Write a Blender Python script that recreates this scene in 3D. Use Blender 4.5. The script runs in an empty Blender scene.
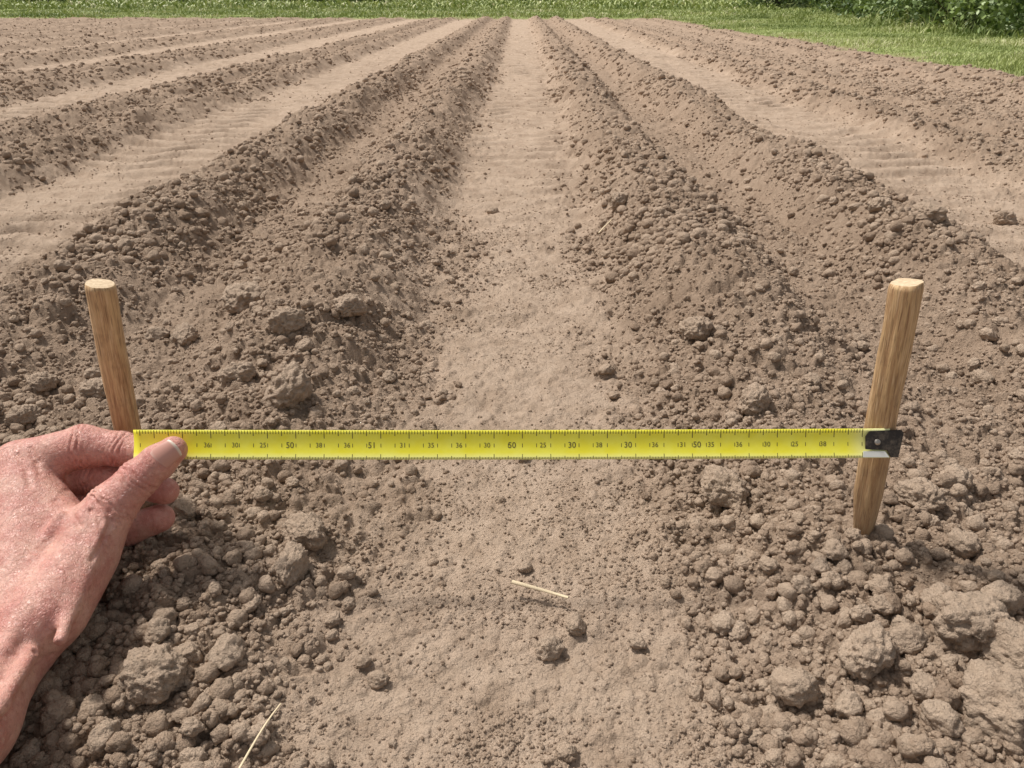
import bpy, bmesh, math, random
import numpy as np
from mathutils import Vector, Matrix, noise as mnoise
random.seed(7); rng = np.random.default_rng(11)
scene = bpy.context.scene
COL = scene.collection
CAM_H = 0.49
PITCH = math.radians(27.7)

# ------------------------------------------------------------------ helpers
def link(o, parent=None):
    COL.objects.link(o)
    if parent is not None: o.parent = parent
    return o
def tag(o, label=None, category=None, kind=None, group=None):
    if label: o["label"] = label
    if category: o["category"] = category
    if kind: o["kind"] = kind
    if group: o["group"] = group
def mesh_np(name, V, F, smooth=True):
    V = np.asarray(V, dtype=np.float32); F = np.asarray(F, dtype=np.int32)
    m = bpy.data.meshes.new(name)
    n, k = F.shape
    m.vertices.add(len(V)); m.vertices.foreach_set("co", V.ravel())
    m.loops.add(n*k); m.loops.foreach_set("vertex_index", F.ravel())
    m.polygons.add(n)
    m.polygons.foreach_set("loop_start", np.arange(0, n*k, k, dtype=np.int32))
    m.update(calc_edges=True)
    m.polygons.foreach_set("use_smooth", np.full(n, smooth, dtype=bool))
    m.update()
    return m
def add_attr(m, name, arr):
    a = m.attributes.new(name, 'FLOAT', 'POINT'); a.data.foreach_set("value", np.asarray(arr, dtype=np.float32))

def hash2(ix, iy, s):
    n = (ix*374761393 + iy*668265263 + s*974634777) & 0xffffffff
    n = ((n ^ (n >> 13))*1274126177) & 0xffffffff
    n = n ^ (n >> 16)
    return (n & 0xffffff)/16777215.0
def vnoise(x, y, s=0):
    x = np.asarray(x, dtype=np.float64); y = np.asarray(y, dtype=np.float64)
    ix = np.floor(x).astype(np.int64); iy = np.floor(y).astype(np.int64)
    fx = x-ix; fy = y-iy
    fx = fx*fx*(3-2*fx); fy = fy*fy*(3-2*fy)
    a = hash2(ix, iy, s); b = hash2(ix+1, iy, s); c = hash2(ix, iy+1, s); d = hash2(ix+1, iy+1, s)
    return ((a*(1-fx)+b*fx)*(1-fy)+(c*(1-fx)+d*fx)*fy)*2-1
def fbm(x, y, s, o=3):
    r = 0; a = 1; t = 0
    for i in range(o):
        r = r + a*vnoise(x*2**i, y*2**i, s+i*17); t += a; a *= .5
    return r/t
def ss(a, b, x):
    t = np.clip((x-a)/(b-a), 0, 1); return t*t*(3-2*t)
def lumps(x, y, cell, s, prob):
    xs = x/cell; ys = y/cell
    ix = np.floor(xs).astype(np.int64); iy = np.floor(ys).astype(np.int64)
    out = np.zeros_like(xs)
    for dx in (-1, 0, 1):
        for dy in (-1, 0, 1):
            jx = ix+dx; jy = iy+dy
            cx = jx+hash2(jx, jy, s); cy = jy+hash2(jx, jy, s+1)
            r = .22+.5*hash2(jx, jy, s+2)**1.5
            ok = hash2(jx, jy, s+3) < prob
            d2 = ((xs-cx)**2+(ys-cy)**2)/(r*r)
            v = np.where(ok, np.sqrt(np.clip(1-d2, 0, 1))*r, 0)
            out = np.maximum(out, v)
    return out*cell

PERIOD = 1.16
def row_t(x, y):
    xr = x-.0096*y+.014*vnoise(y*.9, y*0+3.3, 5)
    t = np.abs((xr+PERIOD/2) % PERIOD-PERIOD/2)
    return np.where(np.abs(xr) > PERIOD/2, t-.04-.03*ss(1.2, 1.3, np.abs(xr)), t), xr
def field_mask(x, y):
    e = .22*vnoise(x*1.3, y*1.3, 40)+.12*vnoise(x*6, y*6, 41)
    return (1-ss(3.2, 3.5, x+e))*(1-ss(18.4, 19.4, y+e*2))
def path_rough(x, y):
    t, xr = row_t(x, y)
    w = .02*ss(.8, 2, y)
    q = t+.06*vnoise(x*9, y*5, 60)+.05*vnoise(x*30, y*25, 61)
    return np.maximum(ss(.06+w, .25+w, q), .85*ss(1.75, 2.0, xr+.1*vnoise(x*5, y*5, 66)))
def rough_mask(x, y):
    t, xr = row_t(x, y)
    return path_rough(x, y)*(1-.45*ss(.44, .52, t+.04*vnoise(x*7, y*3, 64)+.03*vnoise(x*25, y*20, 65))*ss(.5, 1.2, y))
def height(x, y, detail=True):
    t, xr = row_t(x, y)
    A = (.024+.062*ss(.6, 1.4, y)-.018*ss(4, 10, y))*(1-.35*ss(1.3, 1.6, np.abs(xr)))*(1-.3*ss(1.7, 2.0, xr))
    tt = t+.018*vnoise(x*5, y*3, 21)+.012*vnoise(x*16, y*10, 22)
    rid = ss(.15, .31, tt)*(1-.95*ss(.375, .51, tt)*ss(.3, 1.1, y))
    fm = field_mask(x, y)
    h = A*rid*(1+.28*fbm(x*2.2, y*2.2, 33)+.18*vnoise(x*8, y*8, 34))
    h = h+.011*fbm(x*4, y*4, 3, 3)*(.35+.65*ss(.15, .3, t))
    rm = rough_mask(x, y)
    if detail:
        wx = x+.005*vnoise(x*90, y*90, 8)+.0018*vnoise(x*220, y*220, 18); wy = y+.005*vnoise(x*90, y*90, 9)+.0018*vnoise(x*220, y*220, 19)
        dist = np.maximum(y, .3)
        l1 = lumps(wx, wy, .05, 100, .3)
        l2 = lumps(wx, wy, .020, 110, .65)
        l3 = lumps(wx, wy, .010, 120, .88)*(1-ss(2.5, 5, dist))
        l0 = lumps(wx+.01*vnoise(x*25, y*25, 4), wy, .10, 130, .22)
        big = np.maximum(np.maximum(l1*.6, l2*.9), l0*.34*ss(1.2, 2.5, y))
        h = h+(rm*(.85*big+.85*l3)+(1-rm)*(.42*l3+.28*l2*ss(-.1, .5, vnoise(x*7, y*7, 77))))*fm
        h = h+.0036*fbm(x*55, y*55, 14, 4)*(.5+rm)*fm
        # tyre lug prints across the wheel tracks
        pr = 1-path_rough(x, y)
        lug = np.sin(y*2*math.pi/.13+3*vnoise(x*8, y*3, 70))
        h = h+.011*pr*np.sign(lug)*np.abs(lug)**.6*ss(.9, 1.6, y)*fm*(.3+.7*ss(-.5, .3, vnoise(x*4, y*2, 71)))
        h = h+.006*(1-rm)*fbm(x*14, y*14, 73, 4)*fm
    h = h*fm+(1-fm)*(.03+.03*fbm(x*.7, y*.7, 50))
    far = ss(60, 200, np.hypot(x, y))
    return h*(1-far)

# ------------------------------------------------------------------ node helpers
def new_mat(name):
    m = bpy.data.materials.new(name); m.use_nodes = True
    nt = m.node_tree; bs = nt.nodes["Principled BSDF"]
    return m, nt, bs
def N(nt, t, **kw):
    n = nt.nodes.new(t)
    for k, v in kw.items():
        if k in n.inputs: n.inputs[k].default_value = v
        else: setattr(n, k, v)
    return n
def mixc(nt, a, b, f, blend='MIX'):
    n = nt.nodes.new('ShaderNodeMix'); n.data_type = 'RGBA'; n.blend_type = blend
    for sock, v in ((n.inputs[0], f), (n.inputs[6], a), (n.inputs[7], b)):
        if isinstance(v, bpy.types.NodeSocket): nt.links.new(v, sock)
        elif isinstance(v, (tuple, list)): sock.default_value = (*v, 1)
        else: sock.default_value = v
    return n.outputs[2]
def mrange(nt, v, a, b, c=0, d=1):
    n = nt.nodes.new('ShaderNodeMapRange'); nt.links.new(v, n.inputs[0])
    for i, q in enumerate((a, b, c, d)): n.inputs[i+1].default_value = q
    return n.outputs[0]
def noise_tex(nt, vec, scale, detail=4, rough=.6):
    n = N(nt, 'ShaderNodeTexNoise'); n.inputs['Scale'].default_value = scale
    n.inputs['Detail'].default_value = detail; n.inputs['Roughness'].default_value = rough
    nt.links.new(vec, n.inputs['Vector']); return n.outputs['Fac']
def bump(nt, h, strength, dist, prev=None):
    b = N(nt, 'ShaderNodeBump'); b.inputs['Strength'].default_value = strength; b.inputs['Distance'].default_value = dist
    nt.links.new(h, b.inputs['Height'])
    if prev is not None: nt.links.new(prev, b.inputs['Normal'])
    return b.outputs['Normal']

def soil_graph(nt, pos, objrand=None):
    n1 = noise_tex(nt, pos, 7, 6, .65); n2 = noise_tex(nt, pos, 150, 5, .7); n3 = noise_tex(nt, pos, 600, 3, .7)
    c = mixc(nt, (.335, .240, .170), (.455, .338, .248), mrange(nt, n1, .32, .68))
    c = mixc(nt, c, (.22, .152, .104), mrange(nt, n2, .5, .72, 0, .7))
    c = mixc(nt, c, (.60, .47, .36), mrange(nt, n3, .56, .75, 0, .6))
    return c, n2, n3
def soil_bump(nt, pos, n2, n3, k=1.0):
    v = N(nt, 'ShaderNodeTexVoronoi'); v.inputs['Scale'].default_value = 360; nt.links.new(pos, v.inputs['Vector'])
    b = bump(nt, n2, .6*k, .005)
    b = bump(nt, n3, .65*k, .0017, b)
    inv = N(nt, 'ShaderNodeMath', operation='SUBTRACT'); inv.inputs[0].default_value = 1; nt.links.new(v.outputs['Distance'], inv.inputs[1])
    return bump(nt, inv.outputs[0], .55*k, .0016, b)

ground_mat, nt, bs = new_mat("tilled_soil_and_turf")
geo = N(nt, 'ShaderNodeNewGeometry'); pos = geo.outputs['Position']
c, n2, n3 = soil_graph(nt, pos)
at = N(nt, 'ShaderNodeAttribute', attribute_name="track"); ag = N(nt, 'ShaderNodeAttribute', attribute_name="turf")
nb = noise_tex(nt, pos, 22, 5, .65)
tr = N(nt, 'ShaderNodeMath', operation='MULTIPLY'); nt.links.new(at.outputs['Fac'], tr.inputs[0]); nt.links.new(mrange(nt, nb, .35, .62, .05, .75), tr.inputs[1])
c = mixc(nt, c, (.24, .168, .118), mrange(nt, at.outputs['Fac'], .5, 0, 0, .3))  # hollow shade of the rough soil painted into its colour, darker off the tracks
c = mixc(nt, c, (.525, .40, .30), tr.outputs[0])
ngr = noise_tex(nt, pos, 3, 6, .7)
gc = mixc(nt, (.17, .21, .06), (.31, .35, .13), mrange(nt, ngr, .35, .65))
c = mixc(nt, c, gc, ag.outputs['Fac'])
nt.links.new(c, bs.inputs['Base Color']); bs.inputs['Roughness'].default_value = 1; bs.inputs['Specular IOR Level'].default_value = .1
nt.links.new(soil_bump(nt, pos, n2, n3), bs.inputs['Normal'])

def clod_material(name, pale):
    m, nt, bs = new_mat(name)
    geo = N(nt, 'ShaderNodeNewGeometry'); pos = geo.outputs['Position']
    c, n2, n3 = soil_graph(nt, pos)
    rnd = N(nt, 'ShaderNodeNewGeometry').outputs['Random Per Island']
    c = mixc(nt, c, (.55, .425, .318), mrange(nt, rnd, .4, 1, 0, .5))
    c = mixc(nt, c, (.24, .168, .118), mrange(nt, rnd, .4, 0, 0, .45))
    if pale: c = mixc(nt, c, (.52, .40, .30), .3)
    nt.links.new(c, bs.inputs['Base Color']); bs.inputs['Roughness'].default_value = 1; bs.inputs['Specular IOR Level'].default_value = .1
    nt.links.new(soil_bump(nt, pos, n2, n3, 1.0), bs.inputs['Normal'])
    return m
clod_mat = clod_material("dry_clod_soil", False)
pale_mat = clod_material("pale_clod_soil", True)

# ------------------------------------------------------------------ ground sheet
ys = list(np.geomspace(.26, 24, 1150))
back = [-60, -20, -6, -2.5, -1.2, -.6, -.3, -.1, .05, .15, .22]
ys = np.array(back+ys+[26, 29, 33, 38, 45, 55, 70, 90, 130, 200, 400, 900])
NI = 1080
ui = np.linspace(-1, 1, NI)
ext = np.array([1.05, 1.15, 1.3, 1.6, 2.2, 3.5, 7, 16, 40])
us = np.concatenate([-ext[::-1], ui, ext])
W = .42+.74*np.clip(ys, 0, 30)
X = us[None, :]*W[:, None]; Y = np.repeat(ys[:, None], len(us), 1)
Z = height(X, Y)
R, C = X.shape
V = np.stack([X, Y, Z], -1).reshape(-1, 3)
ii = np.arange((R-1)*(C-1)); r = ii//(C-1); cc = ii % (C-1)
a = r*C+cc
F = np.stack([a, a+1, a+C+1, a+C], -1)
gm = mesh_np("ground", V, F)
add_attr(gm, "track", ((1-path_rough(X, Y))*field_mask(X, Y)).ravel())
add_attr(gm, "turf", (1-field_mask(X, Y)).ravel())
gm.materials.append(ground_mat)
ground = link(bpy.data.objects.new("ground", gm)); tag(ground, kind="structure")

# ------------------------------------------------------------------ clods
def clod_template(sub, seed):
    bm = bmesh.new(); bmesh.ops.create_icosphere(bm, subdivisions=sub, radius=1)
    rr = random.Random(seed)
    planes = []
    for _ in range(6):
        n = Vector((rr.gauss(0, 1), rr.gauss(0, 1), rr.gauss(0, 1))).normalized(); planes.append((n, rr.uniform(.64, .92)))
    off = Vector((seed*3.1, seed*1.7, seed*.9)); sc = Vector((rr.uniform(.95, 1.24), rr.uniform(.80, 1.05), rr.uniform(.72, .90)))
    for v in bm.verts:
        p = v.co.copy()
        for n, d in planes:
            e = p.dot(n)-d
            if e > 0: p -= n*e*.7
        q = v.co
        p *= 1+.22*mnoise.noise(q*1.6+off)+.15*mnoise.noise(q*3.7+off)+(.12*mnoise.noise(q*8+off) if sub > 2 else 0)+(.065*mnoise.noise(q*17+off) if sub > 3 else 0)+(.035*mnoise.noise(q*35+off) if sub > 4 else 0)
        v.co = Vector((p.x*sc.x, p.y*sc.y, p.z*sc.z))
    bm.verts.ensure_lookup_table()
    Vt = np.array([v.co[:] for v in bm.verts]); Ft = np.array([[v.index for v in f.verts] for f in bm.faces])
    bm.free(); return Vt, Ft
big_meshes = []
for i in range(10):
    Vt, Ft = clod_template(5 if i < 4 else 4, 20+i)
    m = mesh_np("soil_clod", Vt, Ft); m.materials.append(pale_mat if i < 4 or i % 2 else clod_mat); big_meshes.append(m)
T3 = [clod_template(3, 50+i) for i in range(12)]
T2 = [clod_template(2, 80+i) for i in range(10)]

def survey(px, py, ztop=.03):
    """ground position whose bearing and dip were measured on the reference photograph"""
    D = (CAM_H-ztop)*740/((py+5)*.885)
    return (px-512)/740*D, D*(.885-.465*(py-384)/740), D
listed = [(245,300,20),(290,408,24),(305,527,19),(289,562,19),(154,680,30),(226,651,18),(186,516,14),(293,352,16),(352,333,17),
(240,390,14),(183,327,11),(155,325,10),(725,483,23),(865,655,26),(795,678,20),(726,604,12),(833,557,12),(550,626,13),(576,604,12),
(618,220,10),(693,342,15),(752,410,16),(970,625,30),(1014,655,28),(1000,712,44),(920,497,20),(963,545,14),(958,480,12),(615,378,6),
(388,366,7),(375,655,10),(535,752,12),(567,728,9),(640,620,9),(668,560,6),(742,612,10),(40,378,13),(22,412,14),(95,383,14),(70,290,8),
(130,265,8),(160,640,12),(200,700,10),(105,740,16),(60,715,14),(190,750,12),(360,640,8),(525,545,7),(500,478,5),(390,718,5),
(915,262,12),(985,345,8),(870,245,10),(1008,210,9),(985,372,10),(1000,600,18),(925,690,14),(935,600,14),(880,590,12),(850,700,14),
(905,640,16),(940,720,16),(770,560,9),(800,590,10),(700,670,8),(760,715,8),(780,740,10),(345,560,8),(250,600,10),(330,600,9)]
pts = []
for px, py, pr in listed:
    x, y, D = survey(px, py); pts.append((x, y, pr*D/740, True))
while len(pts) < 290:
    y = .34*math.exp(random.random()*1.75); x = random.uniform(-1, 1)*(.25+.62*y)
    if random.random() > float(rough_mask(np.array([x]), np.array([y]))[0])+.06: continue
    rr_ = random.uniform(.0045, .0095)*(1+.5*max(0, y-.6))
    if any((x-p[0])**2+(y-p[1])**2 < (.9*(rr_+p[2]))**2 for p in pts): continue
    pts.append((x, y, rr_, False))
P = np.array([(p[0], p[1]) for p in pts]); hz = height(P[:, 0], P[:, 1])
for i, (x, y, r_, named) in enumerate(pts):
    o = bpy.data.objects.new("soil_clod", big_meshes[i % 4 if r_ > .017 else 4+i % 6])
    if r_ > .017 or named:
        ring = [height(np.array([x+r_*.6*math.cos(q_)]), np.array([y+r_*.6*math.sin(q_)]))[0] for q_ in np.linspace(0, 6.28, 9)]
        zz_ = float(np.mean(ring))+r_*.44
    else: zz_ = hz[i]+r_*.22
    o.location = (x, y, zz_)
    o.rotation_euler = (random.uniform(-.3, .3), random.uniform(-.3, .3), random.uniform(0, 6.28))
    s = r_*random.uniform(1.0, 1.12); o.scale = (s, s, s*random.uniform(.95, 1.1))
    link(o)
    lab = "large rough brown soil clod on the tilled ground" if r_ > .017 else ("rounded dry brown soil clod on the tilled ground" if named else "small dry brown soil clod on the ridge")
    tag(o, lab, "soil clod", group="loose clods on the tilled field")

def scatter(n, y0, y1, rmin, rmax, power, track_keep, Tm, bury=.24, cl=.4):
    u = rng.random(n); y = y0*np.exp(u*math.log(y1/y0)); x = rng.uniform(-1, 1, n)*(.26+.73*y)
    rm = rough_mask(x, y)*field_mask(x, y)
    clump = cl+(1-cl)*ss(-.3, .35, fbm(x*9, y*9, 90, 2))
    keep = rng.random(n) < np.maximum(rm*clump, track_keep*field_mask(x, y)*(.3+1.4*ss(-.2, .5, vnoise(x*14, y*14, 95))))
    x = x[keep]; y = y[keep]; rm = rm[keep]
    r_ = rmin+(rmax-rmin)*rng.random(len(x))**power
    r_ = r_*(.5+.5*rm)
    z = height(x, y)+r_*bury*rng.uniform(-.4, 1.6, len(x))
    Vs = []; Fs = []; base = 0
    idx = rng.integers(0, len(Tm), len(x))
    for k, (Vt, Ft) in enumerate(Tm):
        s = np.where(idx == k)[0]
        if len(s) == 0: continue
        a = rng.uniform(0, 6.283, len(s)); b = rng.uniform(-.9, .9, len(s))
        ca, sa, cb, sb = np.cos(a), np.sin(a), np.cos(b), np.sin(b)
        v = Vt[None]*np.ones((len(s), 1, 1))
        y1_ = v[..., 1]*cb[:, None]-v[..., 2]*sb[:, None]; z1_ = v[..., 1]*sb[:, None]+v[..., 2]*cb[:, None]
        x2 = v[..., 0]*ca[:, None]-y1_*sa[:, None]; y2 = v[..., 0]*sa[:, None]+y1_*ca[:, None]
        q = np.stack([x2*r_[s, None]+x[s, None], y2*r_[s, None]+y[s, None], z1_*r_[s, None]+z[s, None]], -1)
        Vs.append(q.reshape(-1, 3))
        Fs.append((Ft[None]+(np.arange(len(s))*len(Vt))[:, None, None]+base).reshape(-1, 3)); base += len(s)*len(Vt)
    return np.concatenate(Vs), np.concatenate(Fs)
parts = [scatter(14000, .28, 1.6, .0028, .0095, 2.7, .014, T3),
         scatter(105000, .28, 1.9, .0009, .0036, 1.6, .60, T2, .3),
         scatter(16000, 1.3, 4.5, .004, .014, 2.3, .02, T3),
         scatter(56000, 1.3, 5, .002, .0066, 1.5, .35, T2),
         scatter(44000, 4, 19, .006, .019, 2.2, .08, T2)]
Vs = []; Fs = []; b0 = 0
for v, f in parts: Vs.append(v); Fs.append(f+b0); b0 += len(v)
sm = mesh_np("small_soil_clods", np.concatenate(Vs), np.concatenate(Fs)); sm.materials.append(clod_mat)
so = link(bpy.data.objects.new("small_soil_clods", sm)); tag(so, "countless small dry soil crumbs covering the field", "soil crumbs", kind="stuff")

# ------------------------------------------------------------------ wooden stakes
def wood_material(name, c1, c2):
    m, nt, bs = new_mat(name)
    tc = N(nt, 'ShaderNodeTexCoord'); mp = N(nt, 'ShaderNodeMapping'); nt.links.new(tc.outputs['Object'], mp.inputs[0]); mp.inputs['Scale'].default_value = (1, 1, .06)
    n1 = noise_tex(nt, mp.outputs[0], 260, 5, .65); n2 = noise_tex(nt, tc.outputs['Object'], 28, 5, .65)
    n3 = noise_tex(nt, mp.outputs[0], 700, 2, .6)
    c = mixc(nt, c1, c2, mrange(nt, n1, .40, .62))
    c = mixc(nt, c, (.20, .115, .055), mrange(nt, n2, .54, .72, 0, .65))
    c = mixc(nt, c, (.78, .58, .36), mrange(nt, n3, .54, .68, 0, .5))
    c = mixc(nt, c, (.16, .085, .04), mrange(nt, n3, .43, .34, 0, .55))
    sx = N(nt, 'ShaderNodeSeparateXYZ'); nt.links.new(tc.outputs['Object'], sx.inputs[0])
    c = mixc(nt, c, (.20, .125, .075), mrange(nt, sx.outputs[2], .12, -.01, 0, .7))
    nt.links.new(c, bs.inputs['Base Color']); bs.inputs['Roughness'].default_value = .72
    nt.links.new(bump(nt, n3, .7, .0009, bump(nt, n1, .7, .0016)), bs.inputs['Normal'])
    return m
wood = wood_material("weathered_wood", (.43, .255, .125), (.64, .43, .22))
endg, nt, bs = new_mat("cut_wood_end")
tc = N(nt, 'ShaderNodeTexCoord'); nn = noise_tex(nt, tc.outputs['Object'], 300, 4, .6)
nt.links.new(mixc(nt, (.50, .36, .22), (.68, .53, .35), mrange(nt, nn, .35, .65)), bs.inputs['Base Color']); bs.inputs['Roughness'].default_value = .8
def stake(base, top, rad, square, taper, seed, label):
    base = Vector(base); top = Vector(top); L = (top-base).length
    rr = random.Random(seed); n = 40; zs = [-.06, -.04, -.02, 0]+[L*i/60 for i in range(1, 61)]
    verts = []; faces = []
    tri = rr.uniform(0, 10)
    for z in zs:
        k = 1.0
        if z < taper: k = .12+.88*max(0, (z+.045)/(taper+.045))**.75
        if z > L-.0022: k = .93
        for j in range(n):
            a = 2*math.pi*j/n
            p = square
            e = (abs(math.cos(a))**p+abs(math.sin(a))**p)**(-1/p)
            w = 1+.06*mnoise.noise(Vector((math.cos(a)*1.5, math.sin(a)*1.5, z*22+tri)))+.05*mnoise.noise(Vector((math.cos(a)*5, math.sin(a)*5, z*14+tri)))+.015*mnoise.noise(Vector((math.cos(a)*9, math.sin(a)*9, z*120+tri)))
            r_ = rad*k*e*w
            verts.append((r_*math.cos(a)+.004*mnoise.noise(Vector((z*8, tri, 0))), r_*math.sin(a), z+(.0012*math.cos(a*1+tri) if z > L-.003 else 0)))
    m_ = len(zs)
    for i in range(m_-1):
        for j in range(n):
            faces.append((i*n+j, i*n+(j+1) % n, (i+1)*n+(j+1) % n, (i+1)*n+j))
    me = bpy.data.meshes.new("wooden_stake")
    c0 = (m_-1)*n; verts.append((0, 0, zs[-1]+.0004))
    for j in range(n): faces.append((c0+j, c0+(j+1) % n, len(verts)-1))
    me.from_pydata(verts, [], faces); me.materials.append(wood); me.materials.append(endg)
    for i, p_ in enumerate(me.polygons):
        p_.use_smooth = True
        if i >= (m_-1)*n: p_.material_index = 1; p_.use_smooth = False
    o = link(bpy.data.objects.new("wooden_stake", me)); o.location = base
    o.rotation_mode = 'QUATERNION'
    o.rotation_quaternion = (top-base).to_track_quat('Z', 'Y') @ Matrix.Rotation(math.radians(seed), 3, 'Z').to_quaternion()
    tag(o, label, "wooden stake", group="stakes driven in beside the row")
    return o
stake((-.380, .612, .020), (-.359, .612, .268), .0118, 2.3, -.02, 12, "short round wooden stake standing behind the hand")
stake((.342, .567, .022), (.319, .567, .285), .0115, 3.2, .055, 38, "squared wooden stake with sharpened foot and tape hook")

# ------------------------------------------------------------------ measuring tape (tilted toward the person reading it)
S = .65/740
axis = Vector((0, math.cos(PITCH), -math.sin(PITCH)))
O = Vector((0, 0, CAM_H))+axis*.65
FR = Matrix.Translation(O) @ Matrix.Rotation(math.pi/2-PITCH, 4, 'X')
tape = link(bpy.data.objects.new("measuring_tape", None)); tape.matrix_world = FR @ Matrix.Translation(((880-512)*S, (384-443)*S, 0)); tape.empty_display_size = .02
tag(tape, "yellow steel measuring tape stretched between hand and stake", "measuring tape")
bpy.context.view_layer.update()
TX0, TX1 = (134-880)*S, (889-880)*S
HW = 14.6*S; CUR = .0016
def tw(c): return CUR*(c/HW)**2
def ty(x): return -.0012*(-x/.66)-.0009*math.sin(math.pi*min(1, max(0, -x/.66)))
yel, nt, bs = new_mat("yellow_tape_enamel")
tc = N(nt, 'ShaderNodeTexCoord'); nn = noise_tex(nt, tc.outputs['Object'], 60, 4, .6)
c = mixc(nt, (.94, .86, .04), (.97, .92, .10), mrange(nt, nn, .35, .65))
n5 = noise_tex(nt, tc.outputs['Object'], 260, 5, .7)
c = mixc(nt, c, (.6, .5, .20), mrange(nt, n5, .66, .82, 0, .25))
sx = N(nt, 'ShaderNodeSeparateXYZ'); nt.links.new(tc.outputs['Object'], sx.inputs[0])
c = mixc(nt, c, (.94, .94, .45), mrange(nt, sx.outputs[1], -.008, -.0125, 0, .55))
c = mixc(nt, c, (.90, .90, .68), mrange(nt, sx.outputs[0], -.03, -.005, 0, .6))
nt.links.new(c, bs.inputs['Base Color']); bs.inputs['Roughness'].default_value = .33
ink, nt, bs = new_mat("black_ink"); bs.inputs['Base Color'].default_value = (.15, .13, .03, 1); bs.inputs['Roughness'].default_value = .6
verts = []; faces = []; nx = 120; ny = 10
for i in range(nx+1):
    x = TX0+(TX1-TX0)*i/nx
    for j in range(ny+1):
        c_ = -HW+2*HW*j/ny; verts.append((x, c_+ty(x), tw(c_)))
for i in range(nx):
    for j in range(ny):
        a = i*(ny+1)+j; faces.append((a, a+ny+1, a+ny+2, a+1))
me = bpy.data.meshes.new("tape_blade"); me.from_pydata(verts, [], faces); me.materials.append(yel)
for p_ in me.polygons: p_.use_smooth = True
blade = link(bpy.data.objects.new("tape_blade", me), tape)
sol = blade.modifiers.new("s", 'SOLIDIFY'); sol.thickness = .0003; sol.offset = -1
# graduations and numerals
verts = []; faces = []
def quad(x0, x1, c0, c1):
    n = 3; b = len(verts)
    for i in range(n+1):
        c_ = c0+(c1-c0)*i/n
        for x in (x0, x1): verts.append((x, c_+ty(x), tw(c_)+.00012))
    for i in range(n): faces.append((b+2*i, b+2*i+1, b+2*i+3, b+2*i+2))
i = 0; x = (862-880)*S
while x > TX0+.003:
    ln = 8 if i % 10 == 0 else (5.5 if i % 5 == 0 else 3.6)
    w_ = (.40 if i % 5 == 0 else .30)*S
    quad(x-w_, x+w_, HW-.0003-ln*S, HW-.0003)
    lb = 5.0 if i % 10 == 0 else (3.2 if i % 5 == 0 else 2.0)
    quad(x-w_*.8, x+w_*.8, -HW+.0003, -HW+.0003+lb*S)
    if i % 5 == 0: quad(x-w_*.8, x+w_*.8, -2.6*S, 1.2*S)
    x -= 2.83*S; i += 1
def add_text(s, px, size, cy=0.0, bold=0.0):
    cu = bpy.data.curves.new("t", 'FONT'); cu.body = s; cu.size = size; cu.align_x = 'CENTER'; cu.align_y = 'CENTER'; cu.offset = bold
    cu.resolution_u = 3
    to = bpy.data.objects.new("t", cu); COL.objects.link(to)
    dg = bpy.context.evaluated_depsgraph_get(); te = to.evaluated_get(dg); tm = te.to_mesh()
    b = len(verts); xx = (px-880)*S
    for v in tm.vertices: verts.append((v.co.x+xx, v.co.y+cy+ty(xx), .00014+tw(v.co.y+cy)))
    for p_ in tm.polygons: faces.append(tuple(b+q for q in p_.vertices))
    te.to_mesh_clear(); bpy.data.objects.remove(to); bpy.data.curves.remove(cu)
majors = {290: "50", 372: "51", 512: "50", 572: "30", 697: "50", 628: "30"}
for px, s in majors.items(): add_text(s, px, 8.2*S, -.0006, .00007)
minor = ["36", "30", "25", "38", "36", "31", "35"]; k = 0
for px in range(207, 850, 28):
    if min(abs(px-q) for q in majors) < 13: continue
    add_text(minor[k % 7], px, 6.8*S, -.0006, .00003); k += 1
me = bpy.data.meshes.new("tape_markings"); me.from_pydata(verts, [], faces); me.materials.append(ink)
link(bpy.data.objects.new("tape_markings", me), tape)
# hook
blk, nt, bs = new_mat("black_steel"); bs.inputs['Roughness'].default_value = .38; bs.inputs['Metallic'].default_value = .6
tc = N(nt, 'ShaderNodeTexCoord'); nn = noise_tex(nt, tc.outputs['Object'], 200, 4, .6)
nt.links.new(mixc(nt, (.045, .036, .03), (.15, .115, .085), mrange(nt, nn, .48, .72)), bs.inputs['Base Color'])
sil, nt, bs = new_mat("worn_steel"); bs.inputs['Base Color'].default_value = (.42, .38, .33, 1); bs.inputs['Roughness'].default_value = .35; bs.inputs['Metallic'].default_value = .9
pale, nt, bs = new_mat("pale_tape_end"); bs.inputs['Base Color'].default_value = (.82, .83, .78, 1); bs.inputs['Roughness'].default_value = .35
def plate(name, poly, z0, z1, mat, parent, bev=.0004):
    bm = bmesh.new(); f = bm.faces.new([bm.verts.new((p[0], p[1], z0)) for p in poly])
    ex = bmesh.ops.extrude_face_region(bm, geom=[f])
    for v in ex['geom']:
        if isinstance(v, bmesh.types.BMVert): v.co.z = z1
    bmesh.ops.recalc_face_normals(bm, faces=bm.faces)
    bmesh.ops.bevel(bm, geom=list(bm.edges), offset=bev, segments=2, affect='EDGES')
    me = bpy.data.meshes.new(name); bm.to_mesh(me); bm.free(); me.materials.append(mat)
    return link(bpy.data.objects.new(name, me), parent)
def q(px, py): return ((px-880)*S, (443-py)*S)
hook = plate("hook", [q(864, 436), q(868, 431), q(900, 429.5), q(902.5, 433), q(897, 457), q(889, 457), q(886, 450), q(864, 449)], .0018, .0027, blk, tape)
plate("hook_lip", [q(893, 431), q(901, 431), q(896.5, 456), q(891, 456)], -.007, .0017, blk, hook)
plate("end_clip", [q(862, 451), q(884, 451), q(888, 457), q(862, 457)], .0018, .0023, pale, hook, .0001)
bm = bmesh.new(); bmesh.ops.create_uvsphere(bm, u_segments=16, v_segments=8, radius=3.2*S)
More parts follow.
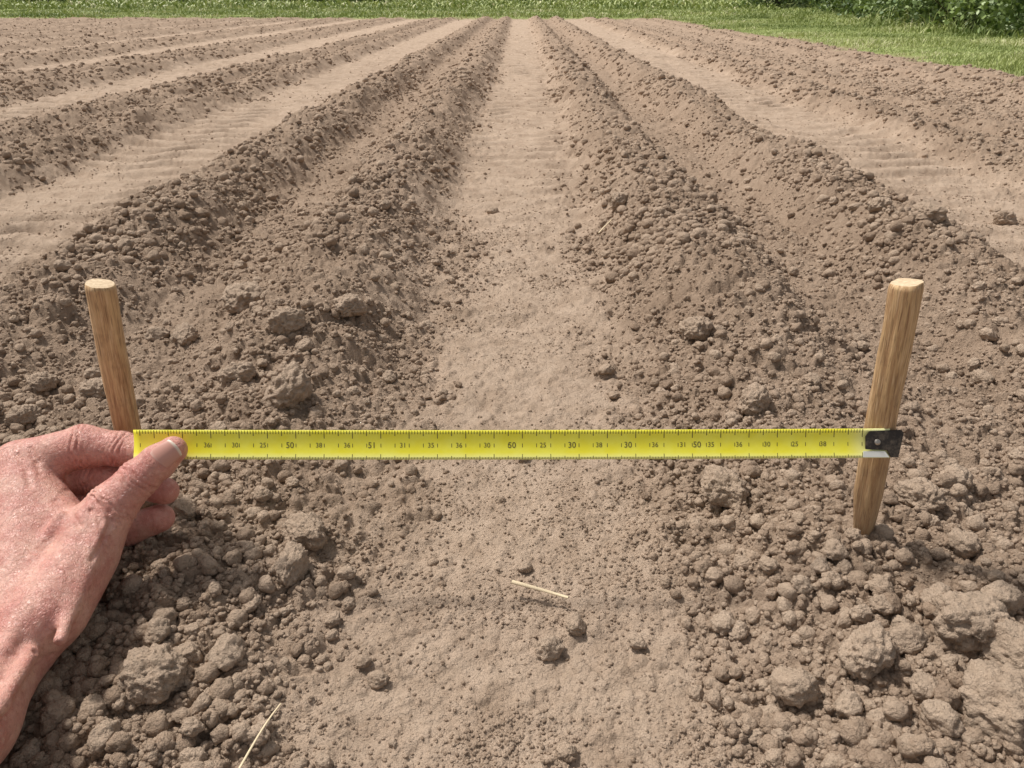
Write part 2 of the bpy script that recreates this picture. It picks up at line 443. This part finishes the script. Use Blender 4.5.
for v in bm.verts: v.co.z = v.co.z*.45+.0027; v.co.x += (876-880)*S; v.co.y += (443-442)*S
me = bpy.data.meshes.new("rivet"); bm.to_mesh(me); bm.free(); me.materials.append(sil); link(bpy.data.objects.new("rivet", me), hook)

# ------------------------------------------------------------------ hand (signed-distance body, one continuous surface)
def L(x, y, w):
    k = (740-w)/740
    return np.array([(x-512)*k, (384-y)*k, w]), k
h_ = 1.2
lo = np.array([-640., -370., -110.]); hi = np.array([-300., -10., 430.])
dims = ((hi-lo)/h_).astype(int)+1
palm = np.full(dims, 60., dtype=np.float32)
def region(a, b, r):
    mn = np.minimum(a, b)-r-34; mx = np.maximum(a, b)+r+34
    i0 = np.clip(((mn-lo)/h_).astype(int), 0, dims-1); i1 = np.clip(((mx-lo)/h_).astype(int)+1, 1, dims)
    return tuple(slice(int(p), int(q_)) for p, q_ in zip(i0, i1))
def grid(sl):
    return np.meshgrid(*[(np.arange(s.start, s.stop)*h_+lo[i]).astype(np.float32) for i, s in enumerate(sl)], indexing='ij')
def cap(G, a, b, ra, rb):
    d = b-a; l2 = float(d@d)+1e-6
    t = np.clip(((G[0]-a[0])*d[0]+(G[1]-a[1])*d[1]+(G[2]-a[2])*d[2])/l2, 0, 1)
    return np.sqrt((G[0]-a[0]-t*d[0])**2+(G[1]-a[1]-t*d[1])**2+(G[2]-a[2]-t*d[2])**2)-(ra+(rb-ra)*t)
def smin(a, b, k):
    hh = np.maximum(k-np.abs(a-b), 0)/k
    return np.minimum(a, b)-hh*hh*k*.25
def chain_pts(ch):
    out = []
    for (x, y, w, r) in ch:
        p, k = L(x, y, w); out.append((p, r*k))
    return out
def add_palm(ch, k):
    cp = chain_pts(ch)
    for (a, ra), (b, rb) in zip(cp[:-1], cp[1:]):
        sl = region(a, b, max(ra, rb)); palm[sl] = smin(palm[sl], cap(grid(sl), a, b, ra, rb), k)
for ch in ([(22, 640, 118, 31), (20, 468, -6, 23)], [(14, 645, 106, 31), (2, 482, -24, 23)], [(8, 645, 98, 29), (-5, 502, -36, 22)],
           [(4, 640, 94, 27), (0, 528, -34, 20)],
           [(13, 652, 122, 35), (-43, 727, 195, 50), (-130, 840, 290, 66), (-250, 980, 360, 82)],
           [(42, 618, 112, 30), (95, 535, 44, 25)], [(56, 612, 100, 30), (90, 560, 46, 25)],
           [(58, 525, 24, 28), (32, 490, 6, 26)], [(30, 580, 60, 38), (50, 540, 28, 32)]):
    add_palm(ch, 16)
# tendon and vein ridges
add_palm([(5, 650, 158, 6), (25, 600, 112, 6), (38, 550, 70, 5), (60, 515, 55, 3)], 8)
add_palm([(30, 655, 148, 8), (0, 705, 207, 7), (-30, 745, 247, 7)], 7)
add_palm([(60, 640, 140, 6), (82, 580, 92, 5), (100, 530, 62, 4)], 9)
fingers = {
 'thumb': [(90, 532, 40, 26), (112, 506, 32, 23), (139, 478, 22, 18.5), (158, 462, 17, 17), (173, 450, 15.5, 13.8)],
 'index': [(22, 464, -8, 23), (84, 446, -16, 20.5), (122, 449, -20, 16.5), (158, 456, -17, 13.5)],
 'middle': [(0, 482, -26, 22), (96, 476, -36, 18), (140, 484, -34, 15), (165, 491, -28, 13.5)],
 'ring': [(-5, 502, -38, 21), (88, 506, -42, 18), (130, 529, -36, 15.5), (160, 518, -34, 14)],
 'pinky': [(0, 528, -36, 19), (70, 538, -36, 15), (98, 544, -30, 14), (112, 540, -28, 12)]}
body = palm.copy()
for nm, ch in fingers.items():
    cp = chain_pts(ch)
    mn = np.min([p for p, r in cp], 0); mx = np.max([p for p, r in cp], 0)
    sl = region(mn, mx, 26); G = grid(sl); f = None
    for (a, ra), (b, rb) in zip(cp[:-1], cp[1:]):
        d = cap(G, a, b, ra, rb); f = d if f is None else smin(f, d, 5)
    # knuckle swelling and skin folds across the joints
    for j in range(1, len(cp)-1):
        a, ra = cp[j]; ax = (cp[j+1][0]-cp[j-1][0]); ax /= np.linalg.norm(ax)
        dx, dy, dz = G[0]-a[0], G[1]-a[1], G[2]-a[2]
        al = dx*ax[0]+dy*ax[1]+dz*ax[2]
        if nm == 'thumb' and j == 3: continue
        env = np.exp(-(al/8)**2)*np.exp(-np.clip((np.sqrt(dx*dx+dy*dy+dz*dz)-ra*1.2), 0, 50)**2/50)
        wob = 1.3*np.sin(dy*.3+dz*.1)+.9*np.sin(dz*.4+dx*.3)
        brk = .5+.5*np.sin(dy*.22+dz*.31+al*.4)
        f = f-env*.8+env*2.8*(.45+.55*brk)*(np.abs(np.sin((al+wob)*.62))**7)
    g = smin(palm[sl], f, 13 if nm != 'thumb' else 16)
    body[sl] = np.minimum(body[sl], g)
# skin folds in the web between thumb and index finger
def crease(p0, p1, depth, wid):
    a, _ = L(*p0); b, _ = L(*p1)
    sl = region(a, b, 4); G = grid(sl); d = cap(G, a, b, 0, 0)
    body[sl] += depth*np.exp(-(d/wid)**2)
def surf_w(x, y):
    for w in np.arange(150, -60, -1.0):
        p, _ = L(x, y, w); i = ((p-lo)/h_).astype(int)
        if np.all(i >= 0) and np.all(i < dims) and body[tuple(i)] < 0: return w
    return 0
for pts_ in ([(62, 492), (78, 500), (92, 512)], [(56, 500), (70, 512), (80, 526)], [(98, 478), (84, 486), (66, 490)], [(18, 455), (26, 470), (30, 486)],
             [(30, 448), (37, 462), (40, 474)], [(112, 520), (104, 540), (92, 560)], [(52, 655), (30, 664), (5, 668)], [(58, 645), (38, 652), (15, 655)],
             [(100, 500), (108, 512), (112, 526)], [(93, 498), (98, 512), (100, 524)]):
    q3 = [(x, y, surf_w(x, y)) for x, y in pts_]
    for a, b in zip(q3[:-1], q3[1:]): crease(a, b, 2.4, 2.2)
def surface_nets(f, lo, h):
    s = f < 0
    nx, ny, nz = f.shape
    cnt = np.zeros((nx-1, ny-1, nz-1), dtype=np.int8)
    for dx in (0, 1):
        for dy in (0, 1):
            for dz in (0, 1):
                cnt += s[dx:nx-1+dx, dy:ny-1+dy, dz:nz-1+dz]
    act = (cnt > 0) & (cnt < 8)
    I = np.argwhere(act); idm = np.full(act.shape, -1, dtype=np.int32); idm[act] = np.arange(len(I))
    acc = np.zeros((len(I), 3)); num = np.zeros(len(I))
    cs = [np.array(c_) for c_ in np.ndindex(2, 2, 2)]
    for a in cs:
        for ax in range(3):
            if a[ax] == 0:
                b = a.copy(); b[ax] = 1
                fa = f[tuple((I+a).T)]; fb = f[tuple((I+b).T)]
                m_ = (fa < 0) != (fb < 0)
                t = np.where(m_, fa/np.where(m_, fa-fb, 1), 0)
                pt = a[None]+t[:, None]*(b-a)[None]
                acc += pt*m_[:, None]; num += m_
    V = (I+acc/num[:, None])*h+lo
    Fs = []
    for ax in range(3):
        o1, o2 = (ax+1) % 3, (ax+2) % 3
        sl0 = [slice(None)]*3; sl1 = [slice(None)]*3
        sl0[ax] = slice(0, -1); sl1[ax] = slice(1, None)
        d = s[tuple(sl0)] != s[tuple(sl1)]
        E = np.argwhere(d)
        E = E[(E[:, o1] > 0) & (E[:, o2] > 0) & (E[:, o1] < f.shape[o1]-1) & (E[:, o2] < f.shape[o2]-1)]
        e1 = np.zeros(3, int); e1[o1] = 1; e2 = np.zeros(3, int); e2[o2] = 1
        qd = np.stack([idm[tuple((E-e1-e2).T)], idm[tuple((E-e2).T)], idm[tuple(E.T)], idm[tuple((E-e1).T)]], -1)
        ins = s[tuple(E.T)]
        qd[~ins] = qd[~ins][:, ::-1]
        Fs.append(qd)
    return V, np.concatenate(Fs)
HV, HF = surface_nets(body, lo, h_)
# redness mask: fingertips, knuckles, edges
red = np.zeros(len(HV))
for nm, ch in fingers.items():
    cp = chain_pts(ch)
    for j, (p, r_) in enumerate(cp):
        if j == 0 and nm != 'index': continue
        amt = .9 if j == len(cp)-1 else .6
        red = np.maximum(red, amt*np.exp(-(np.linalg.norm(HV-p, axis=1)/(r_*1.3))**4))
hm = mesh_np("person", HV*S, HF); add_attr(hm, "redness", red)
skin, nt, bs = new_mat("skin")
tc = N(nt, 'ShaderNodeTexCoord'); pos = tc.outputs['Object']
ar = N(nt, 'ShaderNodeAttribute', attribute_name="redness")
n1 = noise_tex(nt, pos, 38, 5, .65); n2 = noise_tex(nt, pos, 260, 5, .65); n3 = noise_tex(nt, pos, 1100, 3, .6)
c = mixc(nt, (.68, .385, .30), (.54, .225, .18), mrange(nt, n1, .36, .64))
c = mixc(nt, c, (.58, .18, .15), mrange(nt, ar.outputs['Fac'], 0, 1, 0, .7))
c = mixc(nt, c, (.80, .54, .44), mrange(nt, n2, .55, .72, 0, .45))
c = mixc(nt, c, (.32, .12, .085), mrange(nt, n2, .46, .30, 0, .5))
nt.links.new(c, bs.inputs['Base Color']); bs.inputs['Roughness'].default_value = .38
bs.inputs['Subsurface Weight'].default_value = .10; bs.inputs['Subsurface Radius'].default_value = (1, .3, .15); bs.inputs['Subsurface Scale'].default_value = .003
vo = N(nt, 'ShaderNodeTexVoronoi', feature='DISTANCE_TO_EDGE'); mp = N(nt, 'ShaderNodeMapping'); mp.inputs['Rotation'].default_value = (0, 0, .7); mp.inputs['Scale'].default_value = (1, .45, 1)
wn = N(nt, 'ShaderNodeTexNoise'); wn.inputs['Scale'].default_value = 120; nt.links.new(pos, wn.inputs['Vector'])
ad = N(nt, 'ShaderNodeMixRGB', blend_type='ADD'); ad.inputs[0].default_value = .010; nt.links.new(pos, ad.inputs[1]); nt.links.new(wn.outputs['Color'], ad.inputs[2])
nt.links.new(ad.outputs[0], mp.inputs[0]); nt.links.new(mp.outputs[0], vo.inputs['Vector']); vo.inputs['Scale'].default_value = 600
n4 = noise_tex(nt, mp.outputs[0], 170, 5, .65)
b = bump(nt, mrange(nt, vo.outputs['Distance'], 0, .12), .5, .0007)
b = bump(nt, n4, .6, .0038, b); b = bump(nt, n3, .3, .0003, b)
nt.links.new(b, bs.inputs['Normal'])
hm.materials.append(skin)
hand = link(bpy.data.objects.new("person", hm)); hand.matrix_world = FR
sm_ = hand.modifiers.new("smooth", 'SMOOTH'); sm_.factor = .5; sm_.iterations = 1
tag(hand, "bare hand and forearm pinching the end of the tape", "person")
# nail
nailm, nt, bs = new_mat("nail")
an = N(nt, 'ShaderNodeAttribute', attribute_name="edge")
c = mixc(nt, (.56, .29, .23), (.72, .60, .49), mrange(nt, an.outputs['Fac'], .88, .94))
c = mixc(nt, c, (.66, .44, .36), mrange(nt, an.outputs['Fac'], .22, .08, 0, .8))
nt.links.new(c, bs.inputs['Base Color']); bs.inputs['Roughness'].default_value = .32
verts = []; faces = []; ed = []
root, _ = L(159, 460.5, 17); tip, _ = L(181, 443.5, 15)
ax = tip-root; LN = np.linalg.norm(ax); ax = ax/LN
wd = np.array([0, 0, 1.])-ax*ax[2]; wd /= np.linalg.norm(wd); side = np.cross(wd, ax)
NA, NB = 18, 18
for ib in range(NB+1):
    b_ = ib/NB
    wdt = min(1, (1-(1-min(1, b_/.35))**2)**.5*.35+.65)
    for ia in range(NA+1):
        a_ = -1+2*ia/NA
        th = math.radians(-8)+a_*math.radians(47)*wdt
        Rr = 16.6-2.7*b_+.5*math.sin(b_*math.pi)-(.9 if abs(a_) == 1 or ib == 0 else 0)
        bb = b_*(1-.14*a_*a_)+.10*a_*a_*(1-b_)
        p = root+ax*LN*bb+Rr*(math.sin(th)*side+math.cos(th)*wd)
        verts.append(tuple(p*S)); ed.append(b_)
for ib in range(NB):
    for ia in range(NA):
        a = ib*(NA+1)+ia; faces.append((a, a+1, a+NA+2, a+NA+1))
nm_ = mesh_np("nail", np.array(verts), np.array(faces)); add_attr(nm_, "edge", ed); nm_.materials.append(nailm)
nail = link(bpy.data.objects.new("nail", nm_)); nail.parent = hand
s2 = nail.modifiers.new("s", 'SOLIDIFY'); s2.thickness = .0006; s2.offset = 0

# ------------------------------------------------------------------ dry straws
strawm, nt, bs = new_mat("dry_straw"); bs.inputs['Base Color'].default_value = (.72, .58, .38, 1); bs.inputs['Roughness'].default_value = .7
def straw(p0, p1, r_, bend, label, lift=0.0):
    x0, y0, _ = survey(*p0, lift); x1, y1, _ = survey(*p1, lift)
    n = 14; P_ = []
    for i in range(n+1):
        t = i/n; x = x0+(x1-x0)*t; y = y0+(y1-y0)*t+bend*math.sin(t*math.pi)
        P_.append((x, y))
    A_ = np.array(P_); zz = height(A_[:, 0], A_[:, 1]); z0 = max(zz[:5].max(), zz.mean(), lift); z1 = max(zz[-5:].max(), zz.mean(), lift)
    verts = []; faces = []
    for i in range(n+1):
        t = i/n; z = max(z0+(z1-z0)*t, zz[i])+r_*.8
        d = Vector((x1-x0, y1-y0, 0)).normalized(); s_ = Vector((-d.y, d.x, 0))
        for j in range(6):
            a = j*math.pi/3; rr_ = r_*(1-.35*t)
            p = Vector((P_[i][0], P_[i][1], z))+s_*math.cos(a)*rr_+Vector((0, 0, 1))*math.sin(a)*rr_*.7
            verts.append(p)
    for i in range(n):
        for j in range(6): faces.append((i*6+j, i*6+(j+1) % 6, (i+1)*6+(j+1) % 6, (i+1)*6+j))
    me = bpy.data.meshes.new("dry_straw"); me.from_pydata(verts, [], faces); me.materials.append(strawm)
    for p_ in me.polygons: p_.use_smooth = True
    o = link(bpy.data.objects.new("dry_straw", me)); tag(o, label, "straw", group="bits of dry straw on the soil")
straw((512, 583), (568, 599), .0024, .0005, "short thick piece of pale dry straw on the bare track", .013)
straw((238, 772), (281, 704), .0010, .006, "long thin bent dry straw on the soil", .036)
straw((598, 243), (612, 236), .0020, .002, "small scrap of dry straw on the bare track", .008)

# ------------------------------------------------------------------ grass
grassm, nt, bs = new_mat("grass_blades")
a1 = N(nt, 'ShaderNodeAttribute', attribute_name="tint")
c = mixc(nt, (.16, .215, .05), (.52, .56, .21), a1.outputs['Fac'])
c = mixc(nt, c, (.64, .60, .36), mrange(nt, a1.outputs['Fac'], .82, 1))
nt.links.new(c, bs.inputs['Base Color']); bs.inputs['Roughness'].default_value = .6
def blades(x, y, hgt, wid):
    n = len(x); z = height(x, y, False)-.005
    a = rng.uniform(0, 6.283, n); l = rng.uniform(.2, 1.2, n)*hgt; b = rng.uniform(0, 6.283, n)
    wx, wy = np.cos(a)*wid, np.sin(a)*wid; lx, ly = np.cos(b)*l, np.sin(b)*l
    Vb = np.empty((n, 5, 3))
    Vb[:, 0] = np.stack([x-wx, y-wy, z], -1); Vb[:, 1] = np.stack([x+wx, y+wy, z], -1)
    Vb[:, 2] = np.stack([x+wx*.8+lx*.35, y+wy*.8+ly*.35, z+hgt*.6], -1); Vb[:, 3] = np.stack([x-wx*.8+lx*.35, y-wy*.8+ly*.35, z+hgt*.6], -1)
    Vb[:, 4] = np.stack([x+lx, y+ly, z+hgt*.9], -1)
    T = np.array([[0, 1, 2], [0, 2, 3], [3, 2, 4]])
    Fb = (T[None]+(np.arange(n)*5)[:, None, None]).reshape(-1, 3)
    t = np.clip(.5+.75*fbm(x*1.1, y*1.1, 200, 3)+rng.normal(0, .18, n), 0, 1)
    return Vb.reshape(-1, 3), Fb, np.repeat(t, 5)
def grass_patch(n, x0, x1, y0, y1, h0, h1, w):
    x = rng.uniform(x0, x1, n); y = y0*np.exp(rng.random(n)*math.log(y1/y0))
    k = (field_mask(x, y) < .45+rng.uniform(-.35, .4, n)) | (rng.random(n) < .004); x = x[k]; y = y[k]
    hg = rng.uniform(h0, h1, len(x))*(.4+1.1*ss(-.4, .6, fbm(x*1.3, y*1.3, 210, 3)))
    return blades(x, y, hg, np.full(len(x), w)*(1+y/12))
gp = [grass_patch(90000, 3.0, 6.5, 2.8, 20, .015, .065, .0019), grass_patch(50000, 5.5, 14, 5, 24, .04, .14, .003),
      grass_patch(90000, -17, 17, 18.0, 40, .03, .10, .004), grass_patch(50000, -45, 45, 30, 90, .08, .25, .012),
      grass_patch(3500, 5.8, 8, 7, 16, .12, .38, .004)]
Vs = []; Fs = []; Ts = []; b0 = 0
for v, f, t in gp: Vs.append(v); Fs.append(f+b0); Ts.append(t); b0 += len(v)
g_ = mesh_np("grass", np.concatenate(Vs), np.concatenate(Fs), False); add_attr(g_, "tint", np.concatenate(Ts)); g_.materials.append(grassm)
go = link(bpy.data.objects.new("grass", g_)); tag(go, "green grass verge around the tilled field", "grass", kind="stuff")

# ------------------------------------------------------------------ shrubs
leafm, nt, bs = new_mat("shrub_leaves")
a1 = N(nt, 'ShaderNodeAttribute', attribute_name="tint")
nt.links.new(mixc(nt, (.05, .10, .025), (.32, .41, .13), a1.outputs['Fac']), bs.inputs['Base Color']); bs.inputs['Roughness'].default_value = .5
barkm, nt, bs = new_mat("shrub_bark"); bs.inputs['Base Color'].default_value = (.10, .07, .045, 1); bs.inputs['Roughness'].default_value = .9
def shrub_meshes(seed, nleaf):
    r2 = np.random.default_rng(seed)
    nc = 60; cen = r2.normal(0, 1, (nc, 3)); cen /= np.linalg.norm(cen, axis=1)[:, None]; cen *= r2.uniform(.3, 1.15, (nc, 1))
    cen = cen*np.array([.95, .95, .75])+np.array([0, 0, .72]); cen[:, 2] = np.maximum(cen[:, 2], .05)
    ci = r2.integers(0, nc, nleaf); p = cen[ci]+r2.normal(0, .13, (nleaf, 3)); p[:, 2] = np.abs(p[:, 2])
    d = r2.normal(0, 1, (nleaf, 3)); d[:, 2] *= .6; d /= np.linalg.norm(d, axis=1)[:, None]
    e = np.cross(d, r2.normal(0, 1, (nleaf, 3))); e /= np.linalg.norm(e, axis=1)[:, None]
    ln = r2.uniform(.04, .09, (nleaf, 1)); w = ln*.32
    Vl = np.stack([p, p+d*ln*.5+e*w, p+d*ln, p+d*ln*.5-e*w], 1).reshape(-1, 3)
    Fl = (np.arange(nleaf)*4)[:, None]+np.array([[0, 1, 2, 3]])
    tint = np.clip(r2.random(nc)[ci]*.7+r2.normal(.15, .15, nleaf), 0, 1)
    m1 = mesh_np("foliage", Vl, Fl, False); add_attr(m1, "tint", np.repeat(tint, 4)); m1.materials.append(leafm)
    vs = []; fs = []
    for c_ in cen[::4]:
        b = len(vs)
        for i in range(5):
            t = i/4; q_ = np.array([c_[0]*t**1.3, c_[1]*t**1.3, c_[2]*t-.05]); r_ = .022*(1-t*.8)
            for j in range(5): vs.append((q_[0]+r_*math.cos(j*1.2566), q_[1]+r_*math.sin(j*1.2566), q_[2]))
        for i in range(4):
            for j in range(5): fs.append((b+i*5+j, b+i*5+(j+1) % 5, b+(i+1)*5+(j+1) % 5, b+(i+1)*5+j))
    m2 = mesh_np("stem", np.array(vs), np.array(fs)); m2.materials.append(barkm)
    return m1, m2
SM = [shrub_meshes(1, 9000), shrub_meshes(2, 9000), shrub_meshes(3, 8000)]
places = [(7.2, 8.8, 1.05), (6.8, 10.4, 1.1), (8.6, 11.2, 1.3), (6.7, 12.2, 1.05), (7.2, 14.2, 1.2), (7.9, 16.8, 1.3), (8.8, 19.5, 1.5), (9.5, 22.5, 1.6),
          (11, 26, 1.8), (-34, 50, 2.6), (-30, 53, 2.2), (-14, 56, 2.4), (-9.5, 54, 2.1), (-18, 60, 2.6), (10.5, 33, 1.7), (14, 40, 2.4), (-24, 58, 2.2), (2, 62, 2.5)]
for i, (x, y, s) in enumerate(places):
    m1, m2 = SM[i % 3]
    e = bpy.data.objects.new("shrub", None); e.location = (x, y, .02); e.rotation_euler = (0, 0, i*1.9); e.scale = (s, s, s*random.uniform(.85, 1.1)); link(e)
    tag(e, "leafy dark green shrub at the edge of the field", "shrub", group="shrubs along the field edge")
    link(bpy.data.objects.new("foliage", m1), e); link(bpy.data.objects.new("stem", m2), e)

# ------------------------------------------------------------------ light, sky, camera
sd = Vector((-.42, .28, .82)).normalized()
sl = bpy.data.lights.new("sun", 'SUN'); sl.energy = 3.9; sl.angle = math.radians(6); sl.color = (1, .965, .91)
so = bpy.data.objects.new("sun", sl); so.rotation_mode = 'QUATERNION'; so.rotation_quaternion = sd.to_track_quat('Z', 'Y'); link(so)
w = bpy.data.worlds.new("World"); scene.world = w; w.use_nodes = True; nt = w.node_tree; bg = nt.nodes['Background']
sk = nt.nodes.new('ShaderNodeTexSky'); sk.sky_type = 'NISHITA'; sk.sun_disc = False
sk.sun_elevation = math.asin(sd.z); sk.sun_rotation = math.atan2(sd.x, sd.y); sk.dust_density = 3
hs = nt.nodes.new('ShaderNodeHueSaturation'); hs.inputs['Saturation'].default_value = .22
nt.links.new(sk.outputs[0], hs.inputs['Color']); nt.links.new(hs.outputs[0], bg.inputs['Color']); bg.inputs['Strength'].default_value = .115
cd = bpy.data.cameras.new("camera"); cam = bpy.data.objects.new("camera", cd); link(cam)
cam.location = (0, 0, CAM_H); cam.rotation_euler = (math.pi/2-PITCH, 0, 0); cd.lens = 740/1024*36; cd.sensor_width = 36; cd.clip_start = .02; cd.clip_end = 2000
scene.camera = cam
scene.view_settings.view_transform = 'Standard'; scene.view_settings.look = 'None'; scene.view_settings.exposure = 0
print("hand verts", len(HV), "crumb verts", len(sm.vertices))
